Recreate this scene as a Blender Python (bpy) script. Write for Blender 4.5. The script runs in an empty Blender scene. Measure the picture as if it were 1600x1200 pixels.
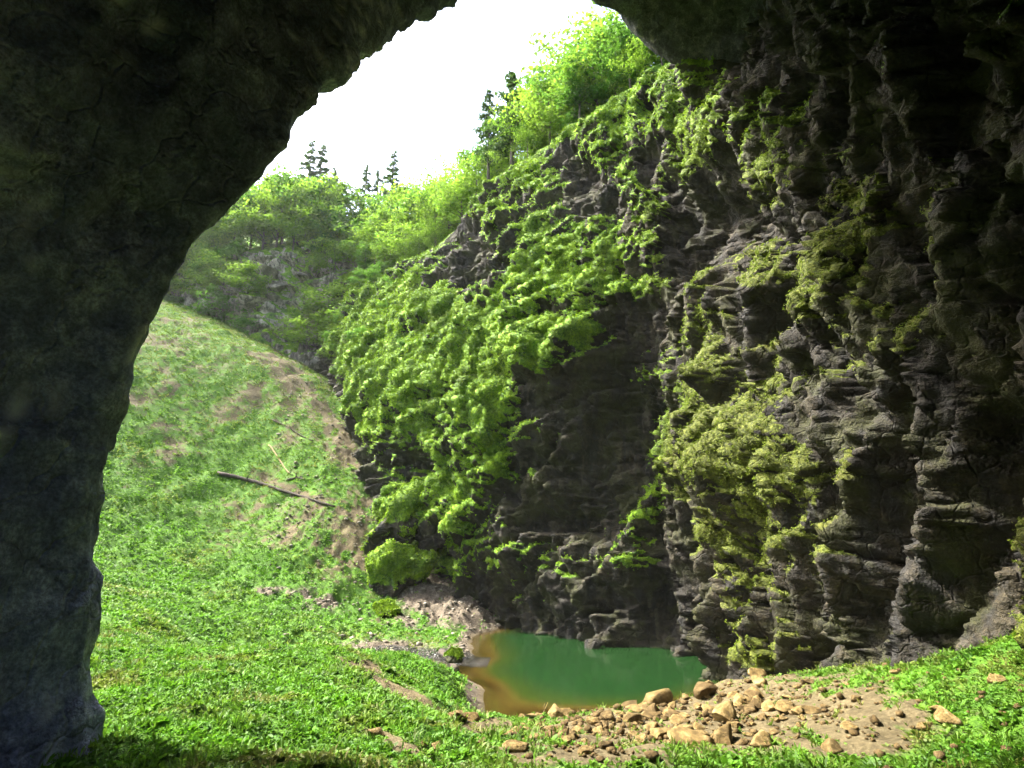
import bpy, math, random
import numpy as np
from mathutils import Vector

# ------------------------------------------------------------------ camera, sky, sun, exposure
sc = bpy.context.scene
W0, H0, FPX, PITCH, CAMZ = 1600, 1200, 860.0, math.radians(16), 9.0
CT, ST = math.cos(PITCH), math.sin(PITCH)
cam_d = bpy.data.cameras.new('camera'); cam = bpy.data.objects.new('camera', cam_d)
sc.collection.objects.link(cam); sc.camera = cam
cam.location = (0, 0, CAMZ); cam.rotation_euler = (math.pi / 2 + PITCH, 0, 0)
cam_d.sensor_width = 36; cam_d.lens = FPX / W0 * 36; cam_d.clip_end = 2000; cam_d.clip_start = 0.1

SUN_DIR = Vector((-0.61, 0.11, 0.78)).normalized()
world = bpy.data.worlds.new('World'); sc.world = world; world.use_nodes = True
wn = world.node_tree.nodes; wl = world.node_tree.links
for n in list(wn): wn.remove(n)
sky = wn.new('ShaderNodeTexSky'); sky.sky_type = 'NISHITA'; sky.sun_disc = False
sky.sun_elevation = math.asin(SUN_DIR.z); sky.sun_rotation = math.atan2(SUN_DIR.x, SUN_DIR.y)
sky.air_density = 1.0; sky.dust_density = 6.0; sky.ozone_density = 1.0
bg = wn.new('ShaderNodeBackground'); bg.inputs['Strength'].default_value = 0.15
wo = wn.new('ShaderNodeOutputWorld')
wl.new(sky.outputs[0], bg.inputs[0]); wl.new(bg.outputs[0], wo.inputs[0])
sl = bpy.data.lights.new('sun', 'SUN'); sl.energy = 3.6; sl.angle = math.radians(4); sl.color = (1, 0.95, 0.86)
sun = bpy.data.objects.new('sun', sl); sc.collection.objects.link(sun)
sun.rotation_euler = SUN_DIR.to_track_quat('Z', 'Y').to_euler(); sun.location = (-60, 60, 120)
sc.view_settings.view_transform = 'Standard'; sc.view_settings.look = 'None'
sc.view_settings.gamma = 1.0; sc.view_settings.exposure = 2.65
sc.cycles.use_denoising = True
sc.cycles.max_bounces = 4; sc.cycles.diffuse_bounces = 2; sc.cycles.glossy_bounces = 2
sc.cycles.transmission_bounces = 3; sc.cycles.volume_bounces = 1; sc.cycles.transparent_max_bounces = 6
sc.cycles.use_adaptive_sampling = True; sc.cycles.adaptive_threshold = 0.04
HAZE_DENSITY = 0.0001

RNG = np.random.default_rng(7); random.seed(7)
COL = sc.collection

# ------------------------------------------------------------------ picture <-> place helpers
def at(px, py, Y):
    a = np.asarray(px, float) - 800; b = 600 - np.asarray(py, float)
    dy = FPX * CT - b * ST; dz = FPX * ST + b * CT
    t = Y / dy
    return np.stack(np.broadcast_arrays(a * t, Y, CAMZ + dz * t), -1)
def proj(P):
    x, y, z = P[..., 0], P[..., 1], P[..., 2] - CAMZ
    d = np.maximum(y * CT + z * ST, 0.5); u = -y * ST + z * CT
    return 800 + FPX * x / d, 600 - FPX * u / d

# ------------------------------------------------------------------ noise
_perm = np.random.default_rng(3).permutation(256); _perm = np.concatenate([_perm, _perm, _perm]).astype(np.int64)
_g3 = np.random.default_rng(4).normal(size=(256, 3)); _g3 /= np.linalg.norm(_g3, axis=1)[:, None]
_rnd = np.random.default_rng(5).random((256, 3))
def perlin(P):
    P = np.asarray(P, float); I = np.floor(P).astype(np.int64); F = P - I; I &= 255
    U = F * F * F * (F * (F * 6 - 15) + 10); out = 0
    for dx in (0, 1):
        wx = U[..., 0] if dx else 1 - U[..., 0]
        for dy in (0, 1):
            wy = U[..., 1] if dy else 1 - U[..., 1]
            for dz in (0, 1):
                wz = U[..., 2] if dz else 1 - U[..., 2]
                h = _perm[_perm[_perm[(I[..., 0] + dx) & 255] + ((I[..., 1] + dy) & 255)] + ((I[..., 2] + dz) & 255)]
                g = _g3[h]
                out = out + wx * wy * wz * (g[..., 0] * (F[..., 0] - dx) + g[..., 1] * (F[..., 1] - dy) + g[..., 2] * (F[..., 2] - dz))
    return out * 1.6
def fbm(P, o=4, lac=2.03, gain=0.5):
    s = 0; a = 1.0; P = np.asarray(P, float).copy()
    for i in range(o):
        s = s + a * perlin(P + 17.3 * i); P = P * lac; a *= gain
    return s
def worley2(A):
    """F1, F2 and cell id value of 2-D points"""
    I = np.floor(A).astype(np.int64); F = A - I
    f1 = np.full(A.shape[:-1], 9.0); f2 = f1.copy(); idv = np.zeros(A.shape[:-1])
    for dx in (-1, 0, 1):
        for dy in (-1, 0, 1):
            h = _perm[_perm[(I[..., 0] + dx) & 255] + ((I[..., 1] + dy) & 255)]
            ox = dx + _rnd[h, 0] - F[..., 0]; oy = dy + _rnd[h, 1] - F[..., 1]
            d = np.sqrt(ox * ox + oy * oy); m = d < f1
            f2 = np.where(m, f1, np.minimum(f2, d)); idv = np.where(m, _rnd[h, 2], idv); f1 = np.where(m, d, f1)
    return f1, f2, idv
def facets(A, seed):
    """tilted planes, one for each cell: broken rock faces"""
    I = np.floor(A).astype(np.int64); F = A - I; f1 = np.full(A.shape[:-1], 9.0); out = np.zeros(A.shape[:-1])
    for dx in (-1, 0, 1):
        for dy in (-1, 0, 1):
            h = _perm[_perm[(I[..., 0] + dx + seed) & 255] + ((I[..., 1] + dy) & 255)]
            ox = dx + _rnd[h, 0] - F[..., 0]; oy = dy + _rnd[h, 1] - F[..., 1]
            d = ox * ox + oy * oy; m = d < f1; h2 = _perm[h + 91]
            out = np.where(m, ox * (_rnd[h2, 0] - 0.5) * 2 + oy * (_rnd[h2, 1] - 0.5) * 0.6 + (_rnd[h2, 2] - 0.5) * 0.5, out); f1 = np.where(m, d, f1)
    return out
def sstep(a, b, x):
    t = np.clip((x - a) / (b - a), 0, 1); return t * t * (3 - 2 * t)
def v3(*a): return np.stack(np.broadcast_arrays(*[np.asarray(q, float) for q in a]), -1)

# ------------------------------------------------------------------ mesh helpers
def new_mesh(name, verts, quads=None, tris=None, attrs=None, smooth=True):
    me = bpy.data.meshes.new(name)
    verts = np.ascontiguousarray(verts, dtype=np.float32).reshape(-1, 3)
    loops = []; starts = []; n = 0
    if quads is not None and len(quads):
        q = np.asarray(quads, np.int32).reshape(-1, 4); loops.append(q.ravel()); starts.append(np.arange(len(q)) * 4); n += len(q) * 4
    if tris is not None and len(tris):
        t = np.asarray(tris, np.int32).reshape(-1, 3); loops.append(t.ravel()); starts.append(n + np.arange(len(t)) * 3)
    loops = np.concatenate(loops).astype(np.int32); starts = np.concatenate(starts).astype(np.int32)
    me.vertices.add(len(verts)); me.vertices.foreach_set('co', verts.ravel())
    me.loops.add(len(loops)); me.loops.foreach_set('vertex_index', loops)
    me.polygons.add(len(starts)); me.polygons.foreach_set('loop_start', starts)
    if smooth: me.polygons.foreach_set('use_smooth', np.ones(len(starts), bool))
    for k, a in (attrs or {}).items():
        at_ = me.attributes.new(k, 'FLOAT', 'POINT'); at_.data.foreach_set('value', np.ascontiguousarray(a, np.float32).ravel())
    me.update(calc_edges=True); me.validate()
    return me
def link(name, me, mat=None, parent=None):
    o = bpy.data.objects.new(name, me); COL.objects.link(o)
    if mat is not None and me is not None and not me.materials: me.materials.append(mat)
    if parent is not None: o.parent = parent
    return o
def tag(o, label=None, cat=None, group=None, kind=None):
    if label: o['label'] = label
    if cat: o['category'] = cat
    if group: o['group'] = group
    if kind: o['kind'] = kind
    return o
def grid_quads(nu, nv):
    i = np.arange(nu - 1)[:, None] * nv + np.arange(nv - 1)[None, :]
    return np.stack([i, i + nv, i + nv + 1, i + 1], -1).reshape(-1, 4)
def grid_normals(P):
    du = np.gradient(P, axis=0); dv = np.gradient(P, axis=1)
    n = np.cross(du, dv); return n / np.maximum(np.linalg.norm(n, axis=-1), 1e-9)[..., None]
def gsmooth(a, sig):
    r = int(3 * sig); k = np.exp(-0.5 * (np.arange(-r, r + 1) / sig) ** 2); k /= k.sum()
    ap = np.concatenate([2 * a[:1] - a[r:0:-1], a, 2 * a[-1:] - a[-2:-r - 2:-1]])
    return np.stack([np.convolve(ap[:, j], k, 'valid') for j in range(a.shape[1])], -1)

# ------------------------------------------------------------------ materials
class NT:
    def __init__(s, name):
        s.m = bpy.data.materials.new(name); s.m.use_nodes = True; s.t = s.m.node_tree
        for n in list(s.t.nodes): s.t.nodes.remove(n)
        s.out = s.n('ShaderNodeOutputMaterial')
    def n(s, typ, **kw):
        x = s.t.nodes.new(typ)
        for k, v in kw.items(): setattr(x, k, v)
        return x
    def l(s, a, b): s.t.links.new(a, b)
    def val(s, sock, v):
        if hasattr(v, 'is_linked') or hasattr(v, 'links'): s.l(v, sock)
        else: sock.default_value = v
    def attr(s, name): return s.n('ShaderNodeAttribute', attribute_name=name).outputs['Fac']
    def noise(s, scale, detail=4, rough=0.55, stretch=None, obj=True):
        tc = s.n('ShaderNodeTexCoord').outputs['Object' if obj else 'Generated']
        if stretch is not None:
            mp = s.n('ShaderNodeMapping'); s.l(tc, mp.inputs[0]); mp.inputs['Scale'].default_value = stretch; tc = mp.outputs[0]
        x = s.n('ShaderNodeTexNoise'); s.l(tc, x.inputs['Vector'])
        x.inputs['Scale'].default_value = scale; x.inputs['Detail'].default_value = detail; x.inputs['Roughness'].default_value = rough
        return x.outputs['Fac']
    def ramp(s, fac, stops):
        r = s.n('ShaderNodeValToRGB'); s.l(fac, r.inputs[0]); e = r.color_ramp.elements
        while len(e) < len(stops): e.new(0.5)
        for i, (p, c) in enumerate(stops):
            e[i].position = p; e[i].color = (*c, 1) if len(c) == 3 else c
        return r.outputs[0]
    def rng(s, fac, a, b, c=0.0, d=1.0):
        r = s.n('ShaderNodeMapRange'); r.interpolation_type = 'SMOOTHSTEP'; s.l(fac, r.inputs[0])
        for i, v in enumerate((a, b, c, d)): r.inputs[i + 1].default_value = v
        return r.outputs[0]
    def mix(s, f, a, b, mode='MIX'):
        x = s.n('ShaderNodeMix', data_type='RGBA', blend_type=mode)
        s.val(x.inputs[0], f)
        for k, v in ((6, a), (7, b)):
            if isinstance(v, tuple): x.inputs[k].default_value = (*v, 1) if len(v) == 3 else v
            else: s.l(v, x.inputs[k])
        return x.outputs[2]
    def math(s, op, a, b=0.0):
        x = s.n('ShaderNodeMath', operation=op); s.val(x.inputs[0], a); s.val(x.inputs[1], b); return x.outputs[0]
    def bump(s, h, strength=0.5, dist=0.1):
        b = s.n('ShaderNodeBump'); s.l(h, b.inputs['Height']); b.inputs['Strength'].default_value = strength; b.inputs['Distance'].default_value = dist
        return b.outputs[0]
    def pbsdf(s, col, rough=0.9, normal=None, spec=0.3):
        p = s.n('ShaderNodeBsdfPrincipled')
        s.val(p.inputs['Base Color'], (*col, 1) if isinstance(col, tuple) else col); s.val(p.inputs['Roughness'], rough)
        s.val(p.inputs['Specular IOR Level'], spec)
        if normal is not None: s.l(normal, p.inputs['Normal'])
        return p.outputs[0]
    def finish(s, sh): s.l(sh, s.out.inputs['Surface']); return s.m

def leaf_mat(name, dark, light, trans=0.45, hue_attr=True, warm=None):
    n = NT(name)
    c = n.mix(n.attr('tone'), dark, light)
    if warm: c = n.mix(n.attr('warm'), c, warm)
    d = n.pbsdf(c, 0.6, spec=0.25)
    t = n.n('ShaderNodeBsdfTranslucent'); n.l(n.mix(0.3, c, (0.17, 0.32, 0.03)), t.inputs[0])
    m = n.n('ShaderNodeMixShader'); m.inputs[0].default_value = trans
    n.l(d, m.inputs[1]); n.l(t.outputs[0], m.inputs[2])
    return n.finish(m.outputs[0])

def rock_mat(name, cols, moss_cols=None, moss_warm=None, streak=True, cracks=0.3, shade_tint=None):
    """cols: dark, mid, light rock"""
    n = NT(name)
    big = n.noise(0.16, 3, 0.6); fine = n.noise(1.7, 5, 0.65); grit = n.noise(9.0, 2, 0.7)
    c = n.ramp(n.mix(0.55, big, fine), [(0.36, cols[0]), (0.5, cols[1]), (0.63, cols[2])])
    if streak:
        st = n.noise(1.0, 3, 0.6, stretch=(1.3, 1.3, 0.07))
        c = n.mix(n.rng(st, 0.48, 0.62, 0.0, 0.75), c, (0.022, 0.022, 0.021))
        st2 = n.noise(1.0, 2, 0.6, stretch=(0.9, 0.9, 0.05))
        c = n.mix(n.rng(st2, 0.60, 0.70, 0.0, 0.45), c, (0.11, 0.095, 0.065))
    alg = n.noise(0.45, 3, 0.6)
    if moss_cols:
        c = n.mix(n.rng(alg, 0.44, 0.62, 0.0, 0.75), c, (0.034, 0.038, 0.007))
    c = n.mix(n.rng(grit, 0.3, 0.7, 0.0, 0.5), c, (0.02, 0.02, 0.02))
    if shade_tint: c = n.mix(n.math('MULTIPLY', n.attr('vein'), 0.9), c, (0.42, 0.43, 0.44))
    if shade_tint: c = n.mix(n.attr('shade_tint'), c, n.mix(1.0, c, shade_tint, 'MULTIPLY'))  # painted shade: multiplies the rock colour down where the mask rises
    h = n.math('ADD', n.math('MULTIPLY', fine, 1.0), n.math('MULTIPLY', grit, 0.35))
    vor = n.n('ShaderNodeTexVoronoi', feature='DISTANCE_TO_EDGE'); vor.inputs['Scale'].default_value = 0.55
    tcv = n.n('ShaderNodeTexCoord'); nd = n.n('ShaderNodeTexNoise'); nd.inputs['Scale'].default_value = 0.9; nd.inputs['Detail'].default_value = 2
    n.l(tcv.outputs['Object'], nd.inputs['Vector'])
    va = n.n('ShaderNodeVectorMath', operation='MULTIPLY_ADD'); n.l(nd.outputs['Color'], va.inputs[0]); va.inputs[1].default_value = (1.6, 1.6, 1.6); n.l(tcv.outputs['Object'], va.inputs[2])
    n.l(va.outputs[0], vor.inputs['Vector'])
    crack = n.rng(vor.outputs['Distance'], 0.0, 0.05)
    h = n.math('ADD', h, n.math('MULTIPLY', crack, cracks))
    nr = n.bump(h, 0.9, 0.35)
    rough = 0.8
    if moss_cols:
        mz = n.attr('moss'); mm = n.rng(n.math('ADD', mz, n.math('MULTIPLY', n.math('SUBTRACT', fine, 0.5), 0.9)), 0.36, 0.6)
        mf = n.noise(4.5, 3, 0.7)
        mc = n.ramp(n.mix(0.5, mf, n.noise(0.7, 3)), [(0.36, moss_cols[0]), (0.5, moss_cols[1]), (0.66, moss_cols[2])])
        mc = n.mix(n.attr('warm'), mc, n.ramp(mf, [(0.35, moss_warm[0]), (0.65, moss_warm[1])]))
        c = n.mix(mm, c, mc)
    return n.finish(n.pbsdf(c, rough, nr, 0.25))

MOSS = ((0.016, 0.048, 0.003), (0.085, 0.170, 0.006), (0.205, 0.330, 0.008))
MOSSW = ((0.024, 0.030, 0.004), (0.082, 0.090, 0.010))
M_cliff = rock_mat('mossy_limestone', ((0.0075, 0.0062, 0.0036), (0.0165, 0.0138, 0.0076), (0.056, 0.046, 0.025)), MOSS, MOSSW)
M_cave = rock_mat('cave_limestone', ((0.080, 0.092, 0.150), (0.155, 0.172, 0.260), (0.36, 0.39, 0.48)), streak=False, cracks=0.3, shade_tint=(0.42, 0.38, 0.27))
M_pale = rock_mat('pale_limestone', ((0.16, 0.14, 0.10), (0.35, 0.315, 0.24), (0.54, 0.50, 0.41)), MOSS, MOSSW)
M_moss = leaf_mat('moss_leaf', (0.012, 0.048, 0.003), (0.210, 0.345, 0.008), 0.35, warm=(0.095, 0.105, 0.010))
M_grass = leaf_mat('ground_herb_leaf', (0.018, 0.075, 0.004), (0.095, 0.270, 0.008), 0.35, warm=(0.135, 0.130, 0.030))
M_leafA = leaf_mat('beech_leaf', (0.022, 0.085, 0.014), (0.105, 0.250, 0.030), 0.55)
M_leafB = leaf_mat('ash_leaf', (0.035, 0.105, 0.014), (0.190, 0.310, 0.030), 0.55)
M_needle = leaf_mat('conifer_needle', (0.018, 0.050, 0.018), (0.050, 0.100, 0.030), 0.3)
def bark_mat(name, a, b):
    n = NT(name); s = n.noise(3.0, 5, 0.65, stretch=(3, 3, 0.5)); c = n.ramp(s, [(0.35, a), (0.65, b)])
    return n.finish(n.pbsdf(c, 0.9, n.bump(s, 0.8, 0.05)))
M_bark = bark_mat('tree_bark', (0.035, 0.030, 0.025), (0.11, 0.095, 0.080))
M_log = bark_mat('wet_dead_wood', (0.020, 0.016, 0.013), (0.075, 0.060, 0.045))
M_stick = bark_mat('dry_dead_wood', (0.12, 0.085, 0.04), (0.28, 0.21, 0.11))
def stone_mat(name, a, b, c3):
    n = NT(name)
    oi = n.n('ShaderNodeObjectInfo').outputs['Random']
    f = n.noise(2.4, 6, 0.65); g = n.noise(14, 4, 0.7)
    c = n.ramp(f, [(0.34, a), (0.5, b), (0.66, c3)])
    c = n.mix(n.rng(g, 0.42, 0.72, 0.0, 0.5), c, (0.10, 0.07, 0.035))
    v = n.n('ShaderNodeMix', data_type='RGBA', blend_type='MULTIPLY'); v.inputs[0].default_value = 1.0
    n.l(c, v.inputs[6]); n.l(n.ramp(oi, [(0, (0.40, 0.37, 0.34)), (0.5, (0.8, 0.78, 0.72)), (1, (1.1, 1.08, 1.02))]), v.inputs[7])
    h = n.math('ADD', f, n.math('MULTIPLY', g, 0.3))
    return n.finish(n.pbsdf(v.outputs[2], 0.88, n.bump(h, 0.8, 0.12), 0.2))
M_stone = stone_mat('tan_limestone_rubble', (0.075, 0.052, 0.018), (0.175, 0.125, 0.048), (0.29, 0.225, 0.110))
def soil_ground():
    n = NT('ground_soil_and_turf')
    f = n.noise(1.1, 6, 0.65); g = n.noise(7.0, 5, 0.7); w = n.noise(0.25, 4)
    turf = n.ramp(n.mix(0.5, f, g), [(0.34, (0.014, 0.040, 0.004)), (0.5, (0.040, 0.100, 0.007)), (0.66, (0.085, 0.170, 0.012))])
    soil = n.ramp(n.mix(0.6, f, g), [(0.33, (0.030, 0.024, 0.012)), (0.5, (0.080, 0.064, 0.032)), (0.66, (0.15, 0.125, 0.070))])
    grav = n.ramp(g, [(0.32, (0.040, 0.032, 0.022)), (0.5, (0.098, 0.080, 0.057)), (0.68, (0.19, 0.162, 0.122))])
    tf = n.rng(n.math('ADD', n.attr('turf'), n.math('MULTIPLY', n.math('SUBTRACT', f, 0.5), 1.3)), 0.3, 0.7)
    c = n.mix(tf, soil, turf)
    gf = n.rng(n.math('ADD', n.attr('gravel'), n.math('MULTIPLY', n.math('SUBTRACT', g, 0.5), 0.8)), 0.35, 0.65)
    c = n.mix(gf, c, grav)
    wet = n.attr('wet'); c = n.mix(n.math('MULTIPLY', wet, 0.75), c, (0.060, 0.045, 0.015))
    h = n.math('ADD', f, n.math('MULTIPLY', g, 0.5))
    return n.finish(n.pbsdf(c, 0.92, n.bump(h, 0.8, 0.18), 0.2))
M_ground = soil_ground()
def water_mat():
    n = NT('green_pool_water')
    dp = n.attr('depth')
    body = n.ramp(n.rng(dp, 0.0, 2.6), [(0.0, (0.060, 0.036, 0.007)), (0.35, (0.016, 0.027, 0.004)), (1.0, (0.0062, 0.023, 0.0058))])
    d = n.n('ShaderNodeBsdfDiffuse'); n.l(body, d.inputs[0])
    tr = n.n('ShaderNodeBsdfTransparent'); tr.inputs[0].default_value = (0.80, 0.78, 0.50, 1)
    m = n.n('ShaderNodeMixShader'); n.l(n.rng(dp, 0.02, 0.9, 0.1, 1.0), m.inputs[0]); n.l(tr.outputs[0], m.inputs[1]); n.l(d.outputs[0], m.inputs[2])
    gl = n.n('ShaderNodeBsdfGlossy'); gl.inputs['Roughness'].default_value = 0.12
    rip = n.noise(1.6, 3, 0.5, stretch=(1, 1.0, 1)); nb = n.bump(rip, 0.12, 0.05); n.l(nb, gl.inputs['Normal'])
    fr = n.n('ShaderNodeFresnel'); fr.inputs['IOR'].default_value = 1.33
    m2 = n.n('ShaderNodeMixShader'); n.l(fr.outputs[0], m2.inputs[0]); n.l(m.outputs[0], m2.inputs[1]); n.l(gl.outputs[0], m2.inputs[2])
    return n.finish(m2.outputs[0])
M_pool = water_mat()
def stream_mat():
    n = NT('rippling_stream_water')
    d = n.n('ShaderNodeBsdfTransparent'); d.inputs[0].default_value = (0.42, 0.44, 0.42, 1)
    df = n.n('ShaderNodeBsdfDiffuse'); df.inputs[0].default_value = (0.10, 0.12, 0.14, 1)
    foam = n.rng(n.noise(2.2, 6, 0.75, stretch=(0.7, 2.2, 1)), 0.52, 0.70, 0.0, 0.4)
    mm = n.n('ShaderNodeMixShader'); n.l(foam, mm.inputs[0]); n.l(d.outputs[0], mm.inputs[1]); n.l(df.outputs[0], mm.inputs[2])
    gl = n.n('ShaderNodeBsdfGlossy'); gl.inputs['Roughness'].default_value = 0.15
    rip = n.noise(3.0, 5, 0.65, stretch=(0.8, 1.8, 1)); n.l(n.bump(rip, 0.9, 0.2), gl.inputs['Normal'])
    fr = n.n('ShaderNodeFresnel'); fr.inputs['IOR'].default_value = 1.25
    m2 = n.n('ShaderNodeMixShader'); n.l(n.math('MULTIPLY', fr.outputs[0], 0.35), m2.inputs[0]); n.l(mm.outputs[0], m2.inputs[1]); n.l(gl.outputs[0], m2.inputs[2])
    return n.finish(m2.outputs[0])
M_stream = stream_mat()

# ------------------------------------------------------------------ ground
CP = [(404,1195,15.5),(800,1195,15.5),(1196,1195,16),(0,1195,15.5),(1600,1195,16),(404,1100,20),(600,1100,21),(680,1110,26),
 (700,1050,34),(720,1075,36),(404,1022,28),(520,1012,30),(600,1030,32),(650,1035,34),(690,1040,36),(600,1018,48.5),(680,1026,47.5),
 (404,1000,46),(404,960,52),(404,920,58),(404,860,64),(404,800,70),(404,720,77),(404,640,85),(404,560,94),
 (500,960,56),(500,900,62),(500,820,68),(500,740,76),(500,680,84),(450,600,92),(570,900,65),(570,830,70),(600,950,62),
 (692,925,66.5),(660,945,63),(725,955,64),(625,970,59),(690,990,57),(860,1117,33.4),(745,1113,33.6),(1000,1105,32),(1100,1085,33),(1120,1072,35.5),
 (1196,1055,33),(1196,1120,25),(1000,1150,23),(800,1150,22),(600,1150,18),(1500,1100,20),(1600,1000,22),(0,1022,26),(200,1022,27)]
cp = np.array([at(*c) for c in CP])
extra = np.array([(-14,39.5,1.1),(-9,42,0.5),(-5,44,0.1),(-20,42,1.4),(-13,46,0.55),(-9,48,0.3),(-6,47.5,0.1),(5,50,-4),(10,45,-4),(2,58,-4),(0.5,45,-2.2),(3,38.5,-2.0),(8,38,-2.2),(-1.6,40,-0.15),(-2.2,48,-0.25),(-3.4,55,-0.1),(0,57,-2),
 (-60,60,22),(-70,90,48),(-70,120,60),(-45,118,46),(0,125,30),(30,60,-3),(30,100,10),(30,0,6),(-30,0,5),(-40,30,8),(-60,30,15),(-110,40,36),(-110,90,58),(0,0,4),(0,-15,4),(20,30,3),(17,45,-2),(12,58,-3),(5,68,-1),(0,80,5),(-24,40,4)])
cp = np.concatenate([cp, extra])
def _tps(r2): return 0.5 * r2 * np.log(np.maximum(r2, 1e-9))
_K = _tps(((cp[:, None, :2] - cp[None, :, :2]) ** 2).sum(-1)) + np.eye(len(cp)) * 1.2
_A = np.block([[_K, np.c_[np.ones(len(cp)), cp[:, :2]]], [np.r_[np.ones((1, len(cp))), cp[:, :2].T], np.zeros((3, 3))]])
_w = np.linalg.solve(_A, np.r_[cp[:, 2], 0, 0, 0])
def ground_smooth(x, y):
    x = np.asarray(x, float); y = np.asarray(y, float); z = _w[-3] + _w[-2] * x + _w[-1] * y
    for i in range(len(cp)): z = z + _w[i] * _tps((x - cp[i, 0]) ** 2 + (y - cp[i, 1]) ** 2)
    return z
def ground_h(x, y):
    z = ground_smooth(x, y); x = np.asarray(x, float); y = np.asarray(y, float)
    z = np.maximum(z, 3.7 - 0.60 * np.sqrt((x + 7.3) ** 2 + ((y - 66.0) * 1.0) ** 2 + 0.3))
    k = sstep(-0.6, 1.2, z); far = sstep(40, 75, y)
    z = z + k * (0.40 * fbm(v3(x / 3.2, y / 3.2, 0), 3) * (0.7 + 0.7 * far) + 0.09 * fbm(v3(x / 0.8, y / 0.8, 5), 3) * (1 + far) + 0.34 * sstep(42, 47, y) * sstep(72, 62, y) * (1 - 1.8 * np.abs(fbm(v3(x / 1.7, y / 1.7, 15), 3))))
    return z
xs = np.concatenate([np.linspace(-118, -80, 24, endpoint=False), np.linspace(-80, -27, 110, endpoint=False), np.linspace(-27, 19, 360), np.linspace(19.4, 34, 20)])
ys = np.concatenate([np.linspace(-16, 12, 30, endpoint=False), np.linspace(12, 46, 280, endpoint=False), np.linspace(46, 126, 250)])
GX, GY = np.meshgrid(xs, ys, indexing='ij'); GZ = ground_h(GX, GY); GP = v3(GX, GY, GZ); gpx, gpy = proj(GP)
def blob(px, py, cx, cy, rx, ry, ang=0.0):
    a = math.radians(ang); dx = px - cx; dy = py - cy
    return np.exp(-(((dx * math.cos(a) + dy * math.sin(a)) / rx) ** 2 + ((-dx * math.sin(a) + dy * math.cos(a)) / ry) ** 2))
def ground_masks(P):
    px, py = proj(P); x, y, z = P[..., 0], P[..., 1], P[..., 2]
    nb = fbm(v3(x / 4, y / 4, 9), 3)
    soil = np.zeros(px.shape)
    for b in [(556,725,95,16,55),(505,640,80,12,55),(455,590,40,25,60),(545,800,45,45,40),(600,1060,60,10,38),(560,1040,45,7,20),(660,1095,45,8,35),(640,1170,90,12,25),(470,770,60,8,20),(1000,1130,230,38,-8),(1150,1110,160,70,0),(900,1175,150,20,0),(760,1135,60,12,0),(430,925,30,10,10),(560,880,70,40,30),(1330,1130,120,60,0)]:
        soil = np.maximum(soil, blob(px, py, *b))
    soil = np.where((y > 20) | (py > 900), soil, 0)
    gravel = np.zeros(px.shape)
    farm = (y > 44) * 1.0
    for b in [(690,955,72,32,10),(640,972,35,12,10),(735,975,30,14,20),(500,938,38,20,20),(430,922,40,9,3)]:
        gravel = np.maximum(gravel, blob(px, py, *b) * farm)
    gravel = gravel * (0.75 + 0.7 * fbm(v3(x / 1.7, y / 1.7, 55), 3))
    gravel = np.maximum(gravel, sstep(0.75, 0.25, z) * sstep(-0.6, 0.1, z) * 0.8)
    gravel = np.maximum(gravel, blob(px, py, 600, 1010, 110, 16) * farm * 0.75)
    gravel = np.maximum(gravel, blob(px, py, 735, 1080, 10, 40) * 0.9)
    n2 = fbm(v3(x / 1.3, y / 1.3, 29), 3)
    soil = np.clip(soil * (np.where(y < 42, 1.1, 0.55) + 0.9 * n2), 0, 1)
    cd_ = np.sqrt((x + 7.3) ** 2 + (y - 66.0) ** 2); gravel = np.maximum(gravel, sstep(6.4, 5.0, cd_ + 0.8 * n2) * (0.85 + 0.3 * n2))
    turf = np.clip(0.95 - (0.55 + 0.5 * n2) * sstep(840, 960, px + 60 * n2) * (1 - 0.6 * sstep(1220, 1350, px)) * sstep(1190, 1150, py + 15 * n2) * (y < 40) - 0.95 * soil + 0.3 * nb - 0.30 * sstep(50, 90, y) + 0.45 * np.minimum(fbm(v3(x / 6 + 0.5 * n2, y / 9 + 0.5 * n2, 37), 4), 0.2) * sstep(44, 56, y), 0, 1)
    wet = sstep(0.30, -0.1, z)
    return turf, np.clip(gravel, 0, 1), wet
turf, grav, wet = ground_masks(GP)
ground = link('ground', new_mesh('ground', GP, grid_quads(len(xs), len(ys)), attrs={'turf': turf, 'gravel': grav, 'wet': wet}), M_ground)
tag(ground, kind='structure')
gn = grid_normals(GP)

# ------------------------------------------------------------------ main cliff
KN = np.array([(21,-34,24,-34,60),(19,-12,22,-12,60),(17.5,5,21,5,60),(16.5,18,21,18,60),(15,30,21,31,61),(13.9,38,20.5,41,61),(13.8,42,20,47,61.5),(11.5,47.5,18.5,51.5,62),
 (7.5,54,13,57,62.5),(2,61,7,64.5,62.5),(-3,66,1.5,72,63),(-9,70,-4.5,80,63),(-17,75,-13,91,62),(-25,84,-20,100,61),(-32,93,-27,106,63),(-40,110,-36,116,69),(-50,126,-48,130,74)], float)
mossmap = """
55555555555555555610
55555555555555564610
55555555555555636534
55555555555556556655
55555555555326415525
55555555555512516416
55555555553322350003
55555552256545340001
55555532117867441125
55555552027867541416
22457787688463211632
22468868788783112622
22589688898751333434
22479897992311424544
22278785892101234734
22157474793200144756
11144345683100056688
11139326532000154468
11129877520011352577
11119567633213341666
11118355443333421155
11117423222222111144
11117322111111111144
11117321111111111144
11117321111111111144
11117321111111111144
""".split()
MAP = np.array([[int(c) for c in r] for r in mossmap], float) / 9
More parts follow.
